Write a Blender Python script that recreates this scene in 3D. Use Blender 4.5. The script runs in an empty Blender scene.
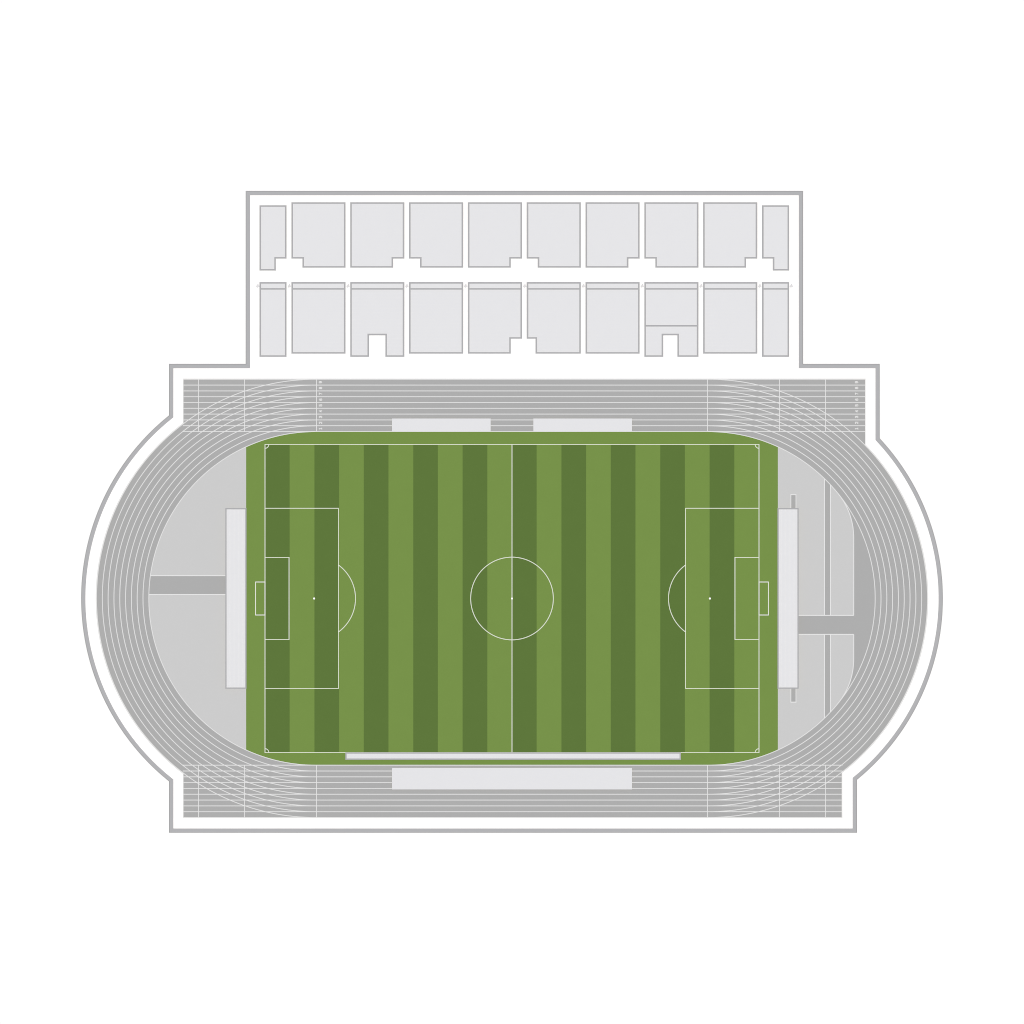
import bpy, math
from mathutils import Vector

# ------------------------------------------------------------------ scale
S = 0.22                                   # metres per drawing unit (a lane is 5.8 units = 1.28 m)
def X(u): return (u - 512.0) * S
def Y(v): return (512.0 - v) * S
scene = bpy.context.scene
COL = scene.collection

# light that a level open surface gives back per unit of albedo (measured on the sunlit ground)
LIT = (1.264, 1.247, 1.256)

def lin(c):
    c /= 255.0
    return c / 12.92 if c <= 0.04045 else ((c + 0.055) / 1.055) ** 2.4

# ------------------------------------------------------------------ materials
def mat(name, rgb, var=0.02, scale=3.0, rough=0.9, fine=40.0, bump=0.0, albedo=None):
    m = bpy.data.materials.new(name); m.use_nodes = True
    nt = m.node_tree; b = nt.nodes['Principled BSDF']
    if albedo is None:
        albedo = tuple(min(0.9, lin(c) / l) for c, l in zip(rgb, LIT))
    b.inputs['Roughness'].default_value = rough
    b.inputs['Specular IOR Level'].default_value = 0.0
    tc = nt.nodes.new('ShaderNodeTexCoord')
    n1 = nt.nodes.new('ShaderNodeTexNoise'); n1.inputs['Scale'].default_value = scale
    n1.inputs['Detail'].default_value = 4
    n2 = nt.nodes.new('ShaderNodeTexNoise'); n2.inputs['Scale'].default_value = fine
    n2.inputs['Detail'].default_value = 2
    add = nt.nodes.new('ShaderNodeMath'); add.operation = 'ADD'
    mr = nt.nodes.new('ShaderNodeMapRange')
    mr.inputs['From Min'].default_value = 0.6; mr.inputs['From Max'].default_value = 1.4
    mr.inputs['To Min'].default_value = 1 - var; mr.inputs['To Max'].default_value = 1 + var
    mix = nt.nodes.new('ShaderNodeVectorMath'); mix.operation = 'SCALE'
    mix.inputs[0].default_value = albedo
    L = nt.links.new
    L(tc.outputs['Object'], n1.inputs['Vector']); L(tc.outputs['Object'], n2.inputs['Vector'])
    L(n1.outputs['Fac'], add.inputs[0]); L(n2.outputs['Fac'], add.inputs[1])
    L(add.outputs[0], mr.inputs['Value']); L(mr.outputs[0], mix.inputs['Scale'])
    L(mix.outputs[0], b.inputs['Base Color'])
    if bump:
        bp = nt.nodes.new('ShaderNodeBump'); bp.inputs['Strength'].default_value = bump
        bp.inputs['Distance'].default_value = 0.02
        L(n2.outputs['Fac'], bp.inputs['Height']); L(bp.outputs[0], b.inputs['Normal'])
    return m

M = {
    'ground':   mat('white_ground', None, 0.0, albedo=(0.798, 0.809, 0.812)),
    'apron':    mat('white_concrete', None, 0.006, 0.6, albedo=(0.885, 0.885, 0.885)),
    'track':    mat('grey_track_rubber', (174, 174, 174), 0.008, 0.35, fine=9),
    'infield':  mat('light_grey_infield', (204, 204, 204), 0.006, 0.3, fine=8),
    'line':     mat('white_line_paint', (230, 230, 230), 0.01, 2.0),
    'pline':    mat('chalk_line', (230, 234, 221), 0.01, 2.0),
    'spot':     mat('bright_spot_paint', None, 0.0, albedo=(0.88, 0.88, 0.88)),
    'grass':    mat('light_mown_grass', (119, 146, 74), 0.018, 0.25, fine=6),
    'grass2':   mat('dark_mown_grass', (94, 119, 60), 0.018, 0.25, fine=6),
    'deck':     mat('pale_concrete_deck', (229, 229, 231.5), 0.005, 0.5, fine=7),
    'rim':      mat('grey_rim_paint', (176, 176, 178.5), 0.01, 1.0),
    'wall':     mat('grey_wall_render', (179.5, 179.5, 182), 0.012, 0.6, fine=7),
    'edging':   mat('dark_wall_edging', (165, 165, 166.5), 0.01, 1.0),
    'plinth':   mat('grey_plinth', (165, 165, 168), 0.01, 1.0),
    'goal':     mat('white_goal_metal', None, 0.0, rough=0.5, albedo=(0.80, 0.81, 0.77)),
    'symbol':   mat('pale_symbol_paint', (222, 222, 227), 0.0),
}

# ------------------------------------------------------------------ mesh helpers
class MB:
    def __init__(self): self.v = []; self.f = []; self.mi = []
    def face(self, pts, mi=0):
        n = len(self.v); self.v += [tuple(p) for p in pts]
        self.f.append(tuple(range(n, n + len(pts)))); self.mi.append(mi)
    def strip(self, a, b, z, mi=0, closed=False):
        """flat band between two point rows given in drawing units"""
        n = len(a)
        for i in range(n if closed else n - 1):
            j = (i + 1) % n
            self.face([(X(a[i][0]), Y(a[i][1]), z), (X(a[j][0]), Y(a[j][1]), z),
                       (X(b[j][0]), Y(b[j][1]), z), (X(b[i][0]), Y(b[i][1]), z)], mi)
    def rect(self, x0, y0, x1, y1, z, mi=0):
        self.face([(X(x0), Y(y1), z), (X(x1), Y(y1), z), (X(x1), Y(y0), z), (X(x0), Y(y0), z)], mi)
    def poly(self, pts, z, mi=0):
        self.face([(X(p[0]), Y(p[1]), z) for p in pts], mi)
    def box(self, x0, y0, x1, y1, z0, z1, mi=0):
        a, b, c, d = X(x0), X(x1), Y(y1), Y(y0)
        p = [(a, c, z0), (b, c, z0), (b, d, z0), (a, d, z0), (a, c, z1), (b, c, z1), (b, d, z1), (a, d, z1)]
        for q in ((3, 2, 1, 0), (4, 5, 6, 7), (0, 1, 5, 4), (1, 2, 6, 5), (2, 3, 7, 6), (3, 0, 4, 7)):
            self.face([p[i] for i in q], mi)
    def loopwall(self, outer, inner, ztop, z0):
        """closed band: outer and inner loops of (u, v), ztop(u, v) gives the height of its top"""
        n = len(outer)
        P = lambda p, z: (X(p[0]), Y(p[1]), z)
        for i in range(n):
            j = (i + 1) % n
            a, b, c, d = outer[i], outer[j], inner[j], inner[i]
            self.face([P(a, ztop(*a)), P(b, ztop(*b)), P(c, ztop(*c)), P(d, ztop(*d))])
            self.face([P(a, z0), P(b, z0), P(b, ztop(*b)), P(a, ztop(*a))])
            self.face([P(d, ztop(*d)), P(c, ztop(*c)), P(c, z0), P(d, z0)])
    def tube(self, p, q, r, n=8):
        p, q = Vector(p), Vector(q); d = (q - p).normalized()
        u = d.cross(Vector((0, 0, 1)) if abs(d.z) < .9 else Vector((1, 0, 0))).normalized(); w = d.cross(u)
        ring = lambda c: [c + r * (math.cos(t * 2 * math.pi / n) * u + math.sin(t * 2 * math.pi / n) * w) for t in range(n)]
        A, B = ring(p), ring(q)
        for i in range(n):
            j = (i + 1) % n; self.face([A[i], A[j], B[j], B[i]])
        self.face(A[::-1]); self.face(B)
    def build(self, name, mats, parent=None, loc=(0, 0, 0), bevel=0, weld=True):
        me = bpy.data.meshes.new(name)
        me.from_pydata([(x - loc[0], y - loc[1], z - loc[2]) for x, y, z in self.v], [], self.f)
        for m in (mats if isinstance(mats, (list, tuple)) else [mats]): me.materials.append(m)
        for p, k in zip(me.polygons, self.mi): p.material_index = k
        if weld:
            import bmesh
            bm = bmesh.new(); bm.from_mesh(me)
            bmesh.ops.remove_doubles(bm, verts=bm.verts, dist=0.0005)
            bmesh.ops.recalc_face_normals(bm, faces=bm.faces)
            if all(abs(f.normal.z) > .99 for f in bm.faces):
                for f in bm.faces:
                    if f.normal.z < 0: f.normal_flip()
            bm.to_mesh(me); bm.free()
        o = bpy.data.objects.new(name, me); COL.objects.link(o)
        if parent is not None: o.parent = parent
        else: o.location = loc
        if bevel:
            b = o.modifiers.new('bevel', 'BEVEL'); b.width = bevel; b.segments = 2; b.limit_method = 'ANGLE'
        return o

def tag(o, label, cat, group=None):
    o['label'] = label; o['category'] = cat
    if group: o['group'] = group
    return o
def thing(name, label, cat, loc, group=None):
    o = bpy.data.objects.new(name, None); COL.objects.link(o); o.location = loc
    o.empty_display_size = 0.5
    return tag(o, label, cat, group)
def struct(o): o['kind'] = 'structure'; return o
def copy_tree(o, parent=None):
    c = o.copy(); COL.objects.link(c)
    if parent is not None: c.parent = parent
    for ch in list(o.children): copy_tree(ch, c)
    return c

def arc(cx, cy, r, a0, a1, n):
    """angles in degrees, counted clockwise on the plan from east"""
    return [(cx + r * math.cos(math.radians(a0 + (a1 - a0) * i / n)),
             cy + r * math.sin(math.radians(a0 + (a1 - a0) * i / n))) for i in range(n + 1)]

# ------------------------------------------------------------------ plan dimensions
CY = 598.4
CL, CR = 315.6, 708.4
RI, RO = 166.8, 219.1
T0, T1 = 379.3, 431.5          # outer and inner edge of the straight by the grandstand
B0, B1 = 765.2, 817.5
NL = 9
lane_top = [T0 + (T1 - T0) * k / NL for k in range(NL + 1)]
lane_bot = [B0 + (B1 - B0) * k / NL for k in range(NL + 1)]
XW, XE, XB = 183.2, 865.4, 842.1  # ends of the sprint chutes

# ------------------------------------------------------------------ ground and apron
g = MB(); g.face([(-4000, -4000, -0.03), (4000, -4000, -0.03), (4000, 4000, -0.03), (-4000, 4000, -0.03)])
struct(g.build('ground', M['ground']))

def wall_loop(d):
    """outline of the stadium wall, moved inwards by d"""
    R = 234.5 - d
    xl, xr, xb = 169.0 + d, 879.8 - d, 857.0 - d
    yt, yb = 363.9 + d, 832.8 - d
    gl, gr, gt = 245.7 + d, 803.1 - d, 190.9 + d
    a = lambda cx, x: math.degrees(math.acos((x - cx) / R))
    al = a(CL, xl); ar = a(CR, xr); ab = a(CR, xb)
    pts = [(gl, gt), (gr, gt), (gr, yt), (xr, yt)]
    pts += arc(CR, CY, R, -ar, ab, 140)
    pts += [(xb, yb), (xl, yb)]
    pts += arc(CL, CY, R, al, 360 - al, 140)
    pts += [(xl, yt), (gl, yt)]
    return pts
a = MB(); a.poly(wall_loop(2.0), 0.0)
apron = struct(a.build('apron', M['apron']))

WALL_H = 2.0
wl = thing('perimeter_wall', 'grey wall with dark outer edge running round the whole stadium', 'wall', (X(512), Y(832), 0))
w = MB(); w.loopwall(wall_loop(0.75), wall_loop(4.35), lambda u, v: WALL_H, -0.03)
w.build('wall_body', M['wall'], wl, wl.location)
w = MB(); w.loopwall(wall_loop(0.0), wall_loop(0.75), lambda u, v: WALL_H + 0.03, -0.03)
w.build('edging', M['edging'], wl, wl.location)

# small pale marks painted at the aisle heads
def symbol_mesh(cx, cy):
    m = MB()
    m.poly(arc(cx + .35, cy - 1.5, 0.75, 0, 360, 14)[:-1], 0.004)                       # head
    m.poly([(cx - .45, cy - 1.1), (cx + 1.15, cy - 1.1), (cx + 1.15, cy + .95), (cx - .45, cy + .95)], 0.005)   # trunk
    m.poly(arc(cx - .45, cy + .35, 1.15, 0, 360, 18)[:-1], 0.006)                       # wheel
    m.poly([(cx + 1.1, cy - .6), (cx + 1.9, cy - .3), (cx + 1.9, cy + .9), (cx + 1.1, cy + .9)], 0.007)         # leg
    m.poly([(cx - .6, cy + .9), (cx + .35, cy + .9), (cx + .2, cy + 1.9), (cx - .5, cy + 1.9)], 0.008)          # foot of the wheel
    return m
for cx in (257.6, 289.2, 347.9, 406.7, 465.5, 524.6, 583.3, 642.1, 700.9, 759.6, 791.2):
    symbol_mesh(cx, 286.0).build('aisle_mark', M['symbol'], apron)

# ------------------------------------------------------------------ running track
t = MB()
ZT = 0.006
outer = arc(CL, CY, RO, 90, 270, 120) + arc(CR, CY, RO, -90, 90, 120)
inner = arc(CL, CY, RI, 90, 270, 120) + arc(CR, CY, RI, -90, 90, 120)
t.strip(outer, inner, ZT, closed=True)
def corner(cx, xe, top):
    s = -1 if top else 1
    y = CY + s * RO
    a1 = math.degrees(math.acos((xe - cx) / RO))
    a0 = 90.0
    pts = arc(cx, CY, RO, s * a0, s * a1, 60)
    t.poly(pts + [(xe, y)], ZT)
corner(CL, XW, True); corner(CL, XW, False); corner(CR, XE, True); corner(CR, XB, False)
track = struct(t.build('running_track', M['track']))
track['label'] = 'grey nine-lane running track with white lane lines'

ln = MB()
W = 0.375                                  # half width of a lane line
zc = [ZT + 0.004]
def nz():
    zc[0] += 0.0006
    return zc[0]
for k, y in enumerate(lane_top): ln.rect(XW - .4, y - (W if k else .85), XE + .4, y + W, nz())
for k, y in enumerate(lane_bot): ln.rect(XW - .4, y - W, XB + .4, y + (W if k < NL else .85), nz())
for k in range(NL + 1):
    r = RI + (RO - RI) * k / NL
    z = nz()
    ln.strip(arc(CL, CY, r - W, 90, 270, 150), arc(CL, CY, r + W, 90, 270, 150), z)
    ln.strip(arc(CR, CY, r - W, -90, 90, 150), arc(CR, CY, r + W, -90, 90, 150), z)
for x in (198.4, 244.5, 316.4, 707.6, 779.5, 825.5):
    ln.rect(x - .38, T0, x + .38, T1, nz()); ln.rect(x - .38, B0, x + .38, B1, nz())
yw = math.sqrt(RO ** 2 - (XW - CL) ** 2); ye = math.sqrt(RO ** 2 - (XE - CR) ** 2); yb = math.sqrt(RO ** 2 - (XB - CR) ** 2)
z = nz()
for cx, s0, s1, sg in ((CL, CY - yw, CY + yw, -1), (CR, CY - ye, CY + yb, 1)):
    b0 = math.degrees(math.asin((s0 - CY) / RO)); b1 = math.degrees(math.asin((s1 - CY) / RO))
    mk = lambda q: [(cx + sg * (p[0] - cx), p[1]) for p in arc(cx, CY, q, b0, b1, 120)]
    ln.strip(mk(RO + W), mk(RO + .95), z)
ln.rect(XW - .4, T0, XW + .4, CY - yw, z); ln.rect(XW - .4, CY + yw, XW + .4, B1, z)
ln.rect(XE - .4, T0, XE + .4, CY - ye, z); ln.rect(XB - .4, CY + yb, XB + .4, B1, z)
ln.build('lane_lines', M['line'], track, weld=False)

# lane numbers, 9 on the outside to 1 on the inside, tops towards the west
num_mesh = {}
STROKES = {   # strokes of each figure in a box one wide and one high, origin at its lower left
    1: [[(.15, .78), (.5, 1.0)], [(.5, 1.0), (.5, 0.0)], [(.1, 0.0), (.9, 0.0)]],
    2: [[(0, .8), (.25, 1), (.75, 1), (1, .8), (1, .62), (0, 0), (1, 0)]],
    3: [[(0, .88), (.25, 1), (.75, 1), (1, .82), (1, .65), (.7, .53), (.35, .53)], [(.7, .53), (1, .38), (1, .18), (.75, 0), (.25, 0), (0, .12)]],
    4: [[(.72, 0), (.72, 1), (0, .3), (1, .3)]],
    5: [[(.95, 1), (.1, 1), (.05, .55), (.7, .6), (1, .42), (1, .2), (.75, 0), (.25, 0), (0, .1)]],
    6: [[(.9, .92), (.6, 1), (.25, .9), (0, .55), (0, .2), (.25, 0), (.75, 0), (1, .2), (1, .38), (.75, .55), (.25, .55), (0, .38)]],
    7: [[(0, 1), (1, 1), (.35, 0)]],
    8: [[(.25, .53), (.03, .68), (.03, .84), (.25, 1), (.75, 1), (.97, .84), (.97, .68), (.75, .53), (.25, .53), (0, .36), (0, .17), (.25, 0), (.75, 0), (1, .17), (1, .36), (.75, .53)]],
    9: [[(.1, .08), (.4, 0), (.75, .1), (1, .45), (1, .8), (.75, 1), (.25, 1), (0, .8), (0, .62), (.25, .45), (.75, .45), (1, .62)]],
}
def number_mesh(d):
    if d in num_mesh: return num_mesh[d]
    w, h, t = 1.55 * S, 2.6 * S, .33 * S
    verts, faces = [], []
    z = 0.0
    for line in STROKES[d]:
        for (x0, y0), (x1, y1) in zip(line, line[1:]):
            a = Vector(((x0 - .5) * w, (y0 - .5) * h)); b = Vector(((x1 - .5) * w, (y1 - .5) * h))
            u = (b - a).normalized(); n = Vector((-u.y, u.x)) * t
            a = a - u * t; b = b + u * t
            k = len(verts); z += 0.0004
            verts += [(*(a + n), z), (*(a - n), z), (*(b - n), z), (*(b + n), z)]
            faces.append((k, k + 1, k + 2, k + 3))
    me = bpy.data.meshes.new('lane_number'); me.from_pydata(verts, [], faces)
    me.materials.append(M['line'])
    num_mesh[d] = me
    return me
for cx in (320.5, 856.6):
    for k in range(NL):
        o = bpy.data.objects.new('lane_number', number_mesh(9 - k)); COL.objects.link(o)
        o.parent = track; o.rotation_euler.z = math.pi / 2
        o.location = (X(cx), Y((lane_top[k] + lane_top[k + 1]) / 2), ZT + 0.05)

# ------------------------------------------------------------------ infield, run-ups
f = MB(); f.poly(inner, 0.004); struct(f.build('infield', M['infield']))

ZR = 0.009
XD = 853.7; RF = 70.0
fx = XD - RF; fdy = math.sqrt((RI - RF) ** 2 - (fx - CR) ** 2)
fa = math.degrees(math.atan2(fdy, fx - CR))       # angle of the tangent point
fil_t = arc(fx, CY - fdy, RF, -fa, 0, 24); fil_b = arc(fx, CY + fdy, RF, 0, fa, 24)
left = fil_t + fil_b
def on_arc(v): return (CR + math.sqrt(max(0, RI ** 2 - (v - CY) ** 2)), v)
left = [left[0]] + [p for i in range(len(left) - 1) for p in
        [((left[i][0] * (1 - q / 6) + left[i + 1][0] * q / 6), (left[i][1] * (1 - q / 6) + left[i + 1][1] * q / 6)) for q in range(1, 7)]]
r_ = MB(); r_.strip(left, [on_arc(p[1]) for p in left], ZR)
ru = struct(r_.build('run_up_area', M['track']))
e = MB(); z = ZR + 0.004
h = .42
RY0, RY1 = 615.4, 634.4
e.strip(arc(fx, CY - fdy, RF - h, -fa, 0, 30), arc(fx, CY - fdy, RF + h, -fa, 0, 30), z)
e.strip(arc(fx, CY + fdy, RF - h, 0, fa, 30), arc(fx, CY + fdy, RF + h, 0, fa, 30), z)
e.rect(XD - h, CY - fdy, XD + h, RY0, z); e.rect(XD - h, RY1, XD + h, CY + fdy, z)
e.build('edge_lines', M['line'], ru, weld=False)

ZW = 0.012
def runway(x0, y0, x1, y1, lines, dz=0.0, x0b=None):
    m = MB(); m.rect(x0, y0, x1, y1, ZW + dz); o = struct(m.build('runway', M['track']))
    e = MB()
    for i, q in enumerate(lines): e.rect(*q, ZW + dz + 0.004 + .001 * i)
    e.build('edge_lines', M['line'], o, weld=False)
    return o
q = .47
# west run-up: clipped by the curve of the track
m = MB(); ys = [575.6 + (594.5 - 575.6) * i / 10 for i in range(11)]
m.strip([(CL - math.sqrt(RI ** 2 - (v - CY) ** 2), v) for v in ys], [(227.0, v) for v in ys], ZW)
o = struct(m.build('runway', M['track'])); e = MB()
e.rect(150.6, 575.6 - q, 225.4, 575.6 + q, ZW + .004); e.rect(148.9, 594.5 - q, 225.4, 594.5 + q, ZW + .005)
e.build('edge_lines', M['line'], o, weld=False)
# east run-up from the curve to the stand
runway(797.5, RY0, XD + .6, RY1, [(798.4, RY0 - q, XD, RY0 + q), (798.4, RY1 - q, XD, RY1 + q)], .003)
# cross runway in two lengths, its far ends following the curve
XV0, XV1 = 824.5, 830.5
for s in (-1, 1):
    m = MB(); xs = [XV0 + (XV1 - XV0) * i / 6 for i in range(7)]
    ar_ = [(x, CY + s * math.sqrt(RI ** 2 - (x - CR) ** 2)) for x in xs]
    ye_ = RY0 if s < 0 else RY1
    m.strip(ar_, [(x, ye_) for x in xs], ZW)
    o = struct(m.build('runway', M['track'])); e = MB()
    for x, p in ((XV0, ar_[0]), (XV1, ar_[-1])):
        a0, a1 = sorted((p[1], ye_)); e.rect(x - q, a0, x + q, a1, ZW + .004)
    e.build('edge_lines', M['line'], o, weld=False)
# two short run-ups under the ends of the east stand
XS0, XS1 = 790.9, 795.9
runway(XS0, 494.6, XS1, 512, [(XS0 - q, 494.6 - q, XS1 + q, 494.6 + q), (XS0 - .4, 494.6, XS0 + .3, 512), (XS1 - .3, 494.6, XS1 + .4, 512)])
runway(XS0, 684, XS1, 702.2, [(XS0 - q, 702.2 - q, XS1 + q, 702.2 + q), (XS0 - .4, 684, XS0 + .3, 702.2), (XS1 - .3, 684, XS1 + .4, 702.2)])

# ------------------------------------------------------------------ lawn and pitch
GX0, GX1 = 246.1, 777.9
al = math.degrees(math.acos((GX0 - CL) / RI)); ar = math.degrees(math.acos((GX1 - CR) / RI))
lw = MB()
lw.poly(arc(CL, CY, RI, 90, al, 30) + arc(CL, CY, RI, 360 - al, 270, 30) + arc(CR, CY, RI, -90, -ar, 30) + arc(CR, CY, RI, ar, 90, 30), 0.009)
struct(lw.build('lawn', M['grass']))
PX0, PX1, PY0, PY1 = 265.0, 759.0, 444.5, 752.5
p = MB()
for i in range(20):
    d = (PX1 - PX0) / 20
    p.rect(PX0 + d * i, PY0, PX0 + d * (i + 1), PY1, 0.014, 1 - i % 2)
pitch = struct(p.build('pitch', [M['grass'], M['grass2']]))
pitch['label'] = 'football pitch mown in alternate dark and light green stripes'
k_ = MB(); h = .37; zc[0] = 0.018
def frame(x0, y0, x1, y1):
    z = nz()
    k_.strip([(x0 - h, y0 - h), (x1 + h, y0 - h), (x1 + h, y1 + h), (x0 - h, y1 + h)],
             [(x0 + h, y0 + h), (x1 - h, y0 + h), (x1 - h, y1 - h), (x0 + h, y1 - h)], z, closed=True)
def band(cx, cy, r, a0, a1, n=48):
    k_.strip(arc(cx, cy, r - h, a0, a1, n), arc(cx, cy, r + h, a0, a1, n), nz())
def open3(x0, x1, y0, y1):                 # three-sided box standing on the goal line x0
    s = 1 if x1 > x0 else -1
    z = nz()
    k_.rect(min(x0, x1), y0 - h, max(x0, x1), y0 + h, z); k_.rect(min(x0, x1), y1 - h, max(x0, x1), y1 + h, z)
    k_.rect(x1 - h, y0 - h, x1 + h, y1 + h, nz())
frame(PX0, PY0, PX1, PY1)
k_.rect(512 - h, PY0, 512 + h, PY1, nz())
PCY = 598.5
band(512, PCY, 41.35, 0, 360, 96)
for s in (-1, 1):
    gx = 512 + s * 247.0
    open3(gx, 512 + s * 173.6, 508.3, 688.5)
    open3(gx, 512 + s * 222.95, 557.4, 639.5)
    sx = 512 + s * 197.9
    c = math.degrees(math.acos((24.4) / 41.4))
    band(sx, PCY, 41.4, (180 - c if s > 0 else -c), (180 + c if s > 0 else c))
    for y, a0 in ((PY0, 90 if s > 0 else 0), (PY1, 180 if s > 0 else 270)):
        band(gx, y, 3.8, a0, a0 + 90, 10)
k_.build('pitch_lines', M['pline'], pitch, weld=False)
sp = MB()
for sx in (512, 512 - 197.9, 512 + 197.9): sp.poly(arc(sx, PCY, 1.0, 0, 360, 16)[:-1], 0.045)
sp.build('pitch_spots', M['spot'], pitch)

# goals: frame on the goal line, square stays running back to a ground bar
def goal(s):
    gx = 512 + s * 247.0; bx = 512 + s * 256.4
    y0, y1 = 582.0, 615.0; H = 2.44; r = .095
    gl = thing('goal', 'white goal frame standing on the goal line of the %s penalty area' % ('left' if s < 0 else 'right'),
               'goal', (X(gx), Y(PCY), 0.02), 'football goals')
    for y in (y0, y1):
        m = MB(); m.tube((X(gx), Y(y), 0.02), (X(gx), Y(y), H), r); m.build('post', M['goal'], gl, gl.location)
    m = MB(); m.tube((X(gx), Y(y0) + r, H), (X(gx), Y(y1) - r, H), r); m.build('crossbar', M['goal'], gl, gl.location)
    for y in (y0, y1):
        m = MB()
        m.tube((X(gx) + s * r, Y(y), H), (X(bx), Y(y), H), r * .95); m.tube((X(bx), Y(y), H), (X(bx), Y(y), 0.08), r * .95)
        m.tube((X(gx), Y(y), 0.08), (X(bx), Y(y), 0.08), r * .9)
        m.build('stay', M['goal'], gl, gl.location)
    m = MB(); m.tube((X(bx), Y(y0), 0.08), (X(bx), Y(y1), 0.08), r); m.build('ground_bar', M['goal'], gl, gl.location)
goal(-1); goal(1)

# ------------------------------------------------------------------ raked seating blocks
def inset(poly, d):
    """inset of a rectilinear polygon listed clockwise on the plan"""
    n = len(poly); out = []
    for i in range(n):
        p0, p1, p2 = poly[i - 1], poly[i], poly[(i + 1) % n]
        def nrm(a, b):
            dx, dy = b[0] - a[0], b[1] - a[1]; l = math.hypot(dx, dy)
            return (-dy / l, dx / l)
        n1, n2 = nrm(p0, p1), nrm(p1, p2)
        out.append((p1[0] + d * (n1[0] + n2[0]), p1[1] + d * (n1[1] + n2[1])))
    return out
def spans(poly, c, ax):
    xs = []
    n = len(poly)
    for i in range(n):
        a, b = poly[i], poly[(i + 1) % n]
        if (a[ax] - c) * (b[ax] - c) < 0: xs.append(a[1 - ax])
    xs.sort()
    return list(zip(xs[::2], xs[1::2]))
RIM = 1.65
def seating(name, poly, ax, front, back, z0, z1, rows, dividers, label, cat, group, rim=RIM, part='seating_deck', rimz=0.16):
    """rows rise from z0 at 'front' to z1 at 'back' along axis ax (1: north-south, 0: east-west)"""
    us = [p[0] for p in poly]; vs = [p[1] for p in poly]
    base = (X((min(us) + max(us)) / 2), Y((min(vs) + max(vs)) / 2), 0)
    root = thing(name, label, cat, base, group)
    inn = inset(poly, rim); dk = inset(poly, rim - 0.12)
    height = lambda c: z0 + (z1 - z0) * max(0, min(1, (c - front) / (back - front)))
    lo, hi = min(p[ax] for p in dk), max(p[ax] for p in dk)
    step = (back - front) / rows
    cuts = sorted({lo, hi} | {p[ax] for p in dk} | {front + step * i for i in range(rows + 1) if lo + .4 < front + step * i < hi - .4})
    cuts = [c for i, c in enumerate(cuts) if i == 0 or c - cuts[i - 1] > 0.3 or c in {p[ax] for p in dk}]
    m = MB()
    for c0, c1 in zip(cuts, cuts[1:]):
        if c1 - c0 < 1e-4: continue
        mid = (c0 + c1) / 2
        k = math.floor((mid - front) / step)
        zt = height(front + step * (k + .5))
        for a0, a1 in spans(dk, mid, ax):
            if ax == 1: m.box(a0, c0, a1, c1, 0.0, zt)
            else: m.box(c0, a0, c1, a1, 0.0, zt)
    m.build(part, M['deck'], root, base)
    m = MB(); m.loopwall(poly, inn, lambda u, v: height((u, v)[ax]) + rimz, 0.0)
    m.build('rim', M['rim'], root, base)
    for d in dividers:
        m = MB(); x0, x1 = min(us) + rim * .6, max(us) - rim * .6
        zd = height(d) + rimz
        m.box(x0, d - .8, x1, d + .8, zd - .6, zd + .03)
        m.build('divider', M['rim'], root, base)
    return root

def rct(x0, y0, x1, y1): return [(x0, y0), (x1, y0), (x1, y1), (x0, y1)]
PITCHX = 58.82; BX = 291.35; BW = 54.25
NY = 258.7
G = 'seating blocks of the grandstand'
ordn = ['first', 'second', 'third', 'fourth', 'fifth', 'sixth', 'seventh', 'eighth']
# back row
UP = dict(ax=1, front=270.7, back=202.2, z0=1.5, z1=2.9, rows=18, dividers=[])
protos = {}
def place(key, dx, make, label):
    """first of a kind is built, the others are copies of it moved along the stand"""
    if key not in protos:
        protos[key] = (make(), dx)
        return protos[key][0]
    src, d0 = protos[key]
    c = copy_tree(src); c.location = (src.location.x + (dx - d0) * S, src.location.y, src.location.z)
    c['label'] = label
    return c
lab = 'narrow pale grey block ending the back row at left, notched at its lower right'
seating('seating_block', [(259.4, 205.2), (286.6, 205.2), (286.6, NY), (275.9, NY), (275.9, 270.65), (259.4, 270.65)], label=lab, cat='seating block', group=G, **UP)
lab = 'narrow pale grey block ending the back row at right, notched at its lower left'
seating('seating_block', [(762.0, 205.2), (789.2, 205.2), (789.2, 270.65), (772.7, 270.65), (772.7, NY), (762.0, NY)], label=lab, cat='seating block', group=G, **UP)
for i in range(8):
    x0 = BX + PITCHX * i; x1 = x0 + BW; b = 267.75
    if i % 2 == 0:
        poly = [(x0, 202.2), (x1, 202.2), (x1, b), (x0 + 11.0, b), (x0 + 11.0, NY), (x0, NY)]
    else:
        poly = [(x0, 202.2), (x1, 202.2), (x1, NY), (x1 - 11.2, NY), (x1 - 11.2, b), (x0, b)]
    lab = 'wide pale back row block, notched lower %s, %s wide one from the left' % ('left' if i % 2 == 0 else 'right', ordn[i])
    place('u%d' % (i % 2), x0, lambda: seating('seating_block', poly, label=lab, cat='seating block', group=G, **UP), lab)
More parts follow.
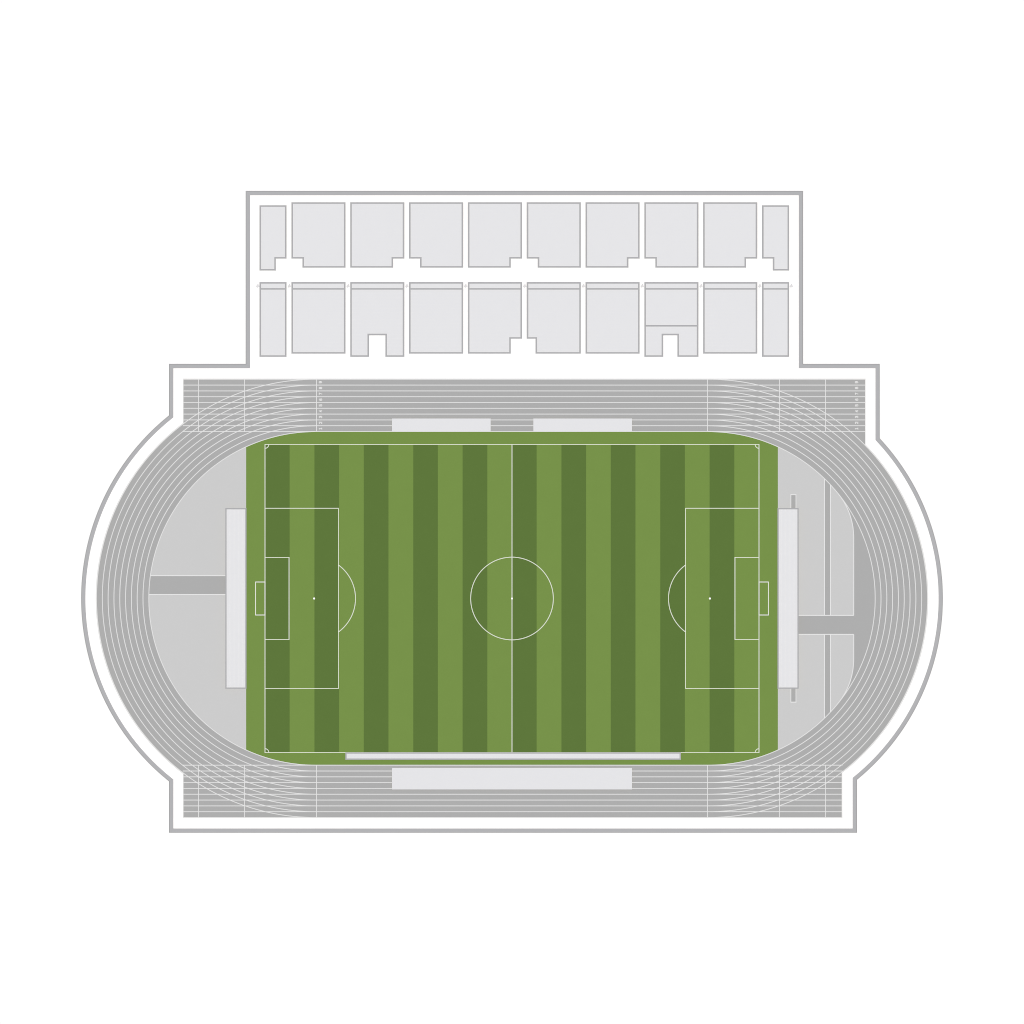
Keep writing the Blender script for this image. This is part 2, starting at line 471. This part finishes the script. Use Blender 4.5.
# front row
LO = dict(ax=1, front=357.0, back=282.0, z0=0.4, z1=1.7, rows=20)
BT = 282.05
dv = [288.9]
lab = 'narrow plain pale grey block with one cross line ending the front row at left'
place('end', 259.4, lambda: seating('seating_block', rct(259.4, BT, 286.6, 356.9), dividers=dv, label=lab, cat='seating block', group=G, **LO), lab)
lab = 'narrow plain pale grey block with one cross line ending the front row at right'
place('end', 762.0, None, lab)
desc = [
    'plain wide block in the front row, beside the narrow block at the left end',
    'wide front row block with a white entrance cut and only one cross line',
    'plain wide front row block between the left entrance cut and a corner notch',
    'front row block notched at its lower right, left of the middle aisle',
    'front row block notched at its lower left, right of the middle aisle',
    'plain wide front row block between a corner-notched block and the twice-lined block',
    'front row block with a white entrance cut and two cross lines',
    'plain wide block in the front row, beside the narrow block at the right end',
]
for i in range(8):
    x0 = BX + PITCHX * i; x1 = x0 + BW; b = 353.75; bl = 356.9; d = dv; key = 'b%d' % i
    if i == 1:
        c0, c1, ct = 367.7, 386.7, 334.0
        poly = [(x0, BT), (x1, BT), (x1, bl), (c1, bl), (c1, ct), (c0, ct), (c0, bl), (x0, bl)]
    elif i == 6:
        c0, c1, ct = 661.9, 678.7, 334.0; d = [288.9, 325.8]
        poly = [(x0, BT), (x1, BT), (x1, bl), (c1, bl), (c1, ct), (c0, ct), (c0, bl), (x0, bl)]
    elif i == 3:
        poly = [(x0, BT), (x1, BT), (x1, 338.8), (x1 - 11.2, 338.8), (x1 - 11.2, b), (x0, b)]
    elif i == 4:
        poly = [(x0, BT), (x1, BT), (x1, b), (x0 + 8.8, b), (x0 + 8.8, 338.8), (x0, 338.8)]
    else:
        poly = rct(x0, BT, x1, b); key = 'plain'
    if i in (1, 6):
        # the white cut keeps its full width: the rim of the cut stands on the block's side
        poly = poly[:3] + [(c1 - 1.4, bl), (c1 - 1.4, ct + 1.4), (c0 + 1.4, ct + 1.4), (c0 + 1.4, bl)] + poly[7:]
    place(key, x0, lambda: seating('seating_block', poly, dividers=d, label=desc[i], cat='seating block', group=G, **LO), desc[i])

# stands behind the two goals
E = dict(ax=0, rows=5, z0=0.35, z1=1.25, dividers=[], rim=1.3, cat='stand', group='stands behind the goals')
seating('end_stand', rct(225.3, 508.0, 246.5, 688.8), front=246.5, back=225.3,
        label='long narrow pale stand with grey rim at the left edge of the lawn', **E)
seating('end_stand', rct(777.5, 508.0, 798.7, 688.8), front=777.5, back=798.7,
        label='long narrow pale stand with grey rim at the right edge of the lawn', **E)
# the low bench deck along the touchline
seating('touchline_bench', rct(345.3, 752.3, 681.0, 759.9), ax=1, front=752.3, back=759.9, z0=0.40, z1=0.40, rows=1, dividers=[],
        rim=1.45, part='bench_deck', rimz=0.06, label='very long thin pale bench with grey rim on the grass along the touchline', cat='bench', group=None)

# ------------------------------------------------------------------ platforms standing over the inner lanes
def platform(x0, y0, x1, y1, label, group):
    base = (X((x0 + x1) / 2), Y((y0 + y1) / 2), ZT)
    root = thing('platform', label, 'platform', base, group)
    m = MB(); m.box(x0, y0, x1, y1, 0.36, 0.50); m.build('deck', M['deck'], root, base, bevel=0.015)
    m = MB(); m.box(x0 + .8, y0 + .8, x1 - .8, y1 - .8, 0.03, 0.36); m.build('plinth', M['plinth'], root, base)
    return root
platform(392.0, 418.5, 490.7, 431.9, 'short pale platform on the inner lanes below the grandstand, left of the halfway line', 'platforms by the grandstand')
c = copy_tree(bpy.data.objects['platform']); c.location.x = X((533.3 + 632.0) / 2)
c['label'] = 'short pale platform on the inner lanes below the grandstand, right of the halfway line'
platform(392.0, 767.9, 632.0, 789.4, 'long wide pale platform on the track lanes opposite the grandstand', None)

# ------------------------------------------------------------------ daylight, sun overhead
wd = bpy.data.worlds.new('World'); scene.world = wd; wd.use_nodes = True
nt = wd.node_tree; bg = nt.nodes['Background']
sky = nt.nodes.new('ShaderNodeTexSky'); sky.sky_type = 'NISHITA'; sky.sun_disc = False
sky.sun_elevation = math.radians(90); sky.sun_rotation = 0
nt.links.new(sky.outputs[0], bg.inputs[0]); bg.inputs[1].default_value = 0.05
sl = bpy.data.lights.new('sun', 'SUN'); sl.energy = 3.6; sl.angle = math.radians(0.5); sl.color = (1.0, 0.955, 0.90)
so = bpy.data.objects.new('sun', sl); COL.objects.link(so); so.location = (0, 0, 120); so.rotation_euler = (0, 0, 0)

# ------------------------------------------------------------------ camera: plan view from straight above
cd = bpy.data.cameras.new('camera'); cd.type = 'ORTHO'; cd.ortho_scale = 1024 * S; cd.clip_start = 1; cd.clip_end = 9000
co = bpy.data.objects.new('camera', cd); COL.objects.link(co); co.location = (0, 0, 180); co.rotation_euler = (0, 0, 0)
scene.camera = co

scene.render.engine = 'CYCLES'
scene.render.resolution_x = scene.render.resolution_y = 1024
scene.cycles.pixel_filter_type = 'BOX'; scene.cycles.filter_width = 1.0
scene.view_settings.view_transform = 'Standard'; scene.view_settings.look = 'None'
scene.view_settings.exposure = 0.0; scene.view_settings.gamma = 1.0
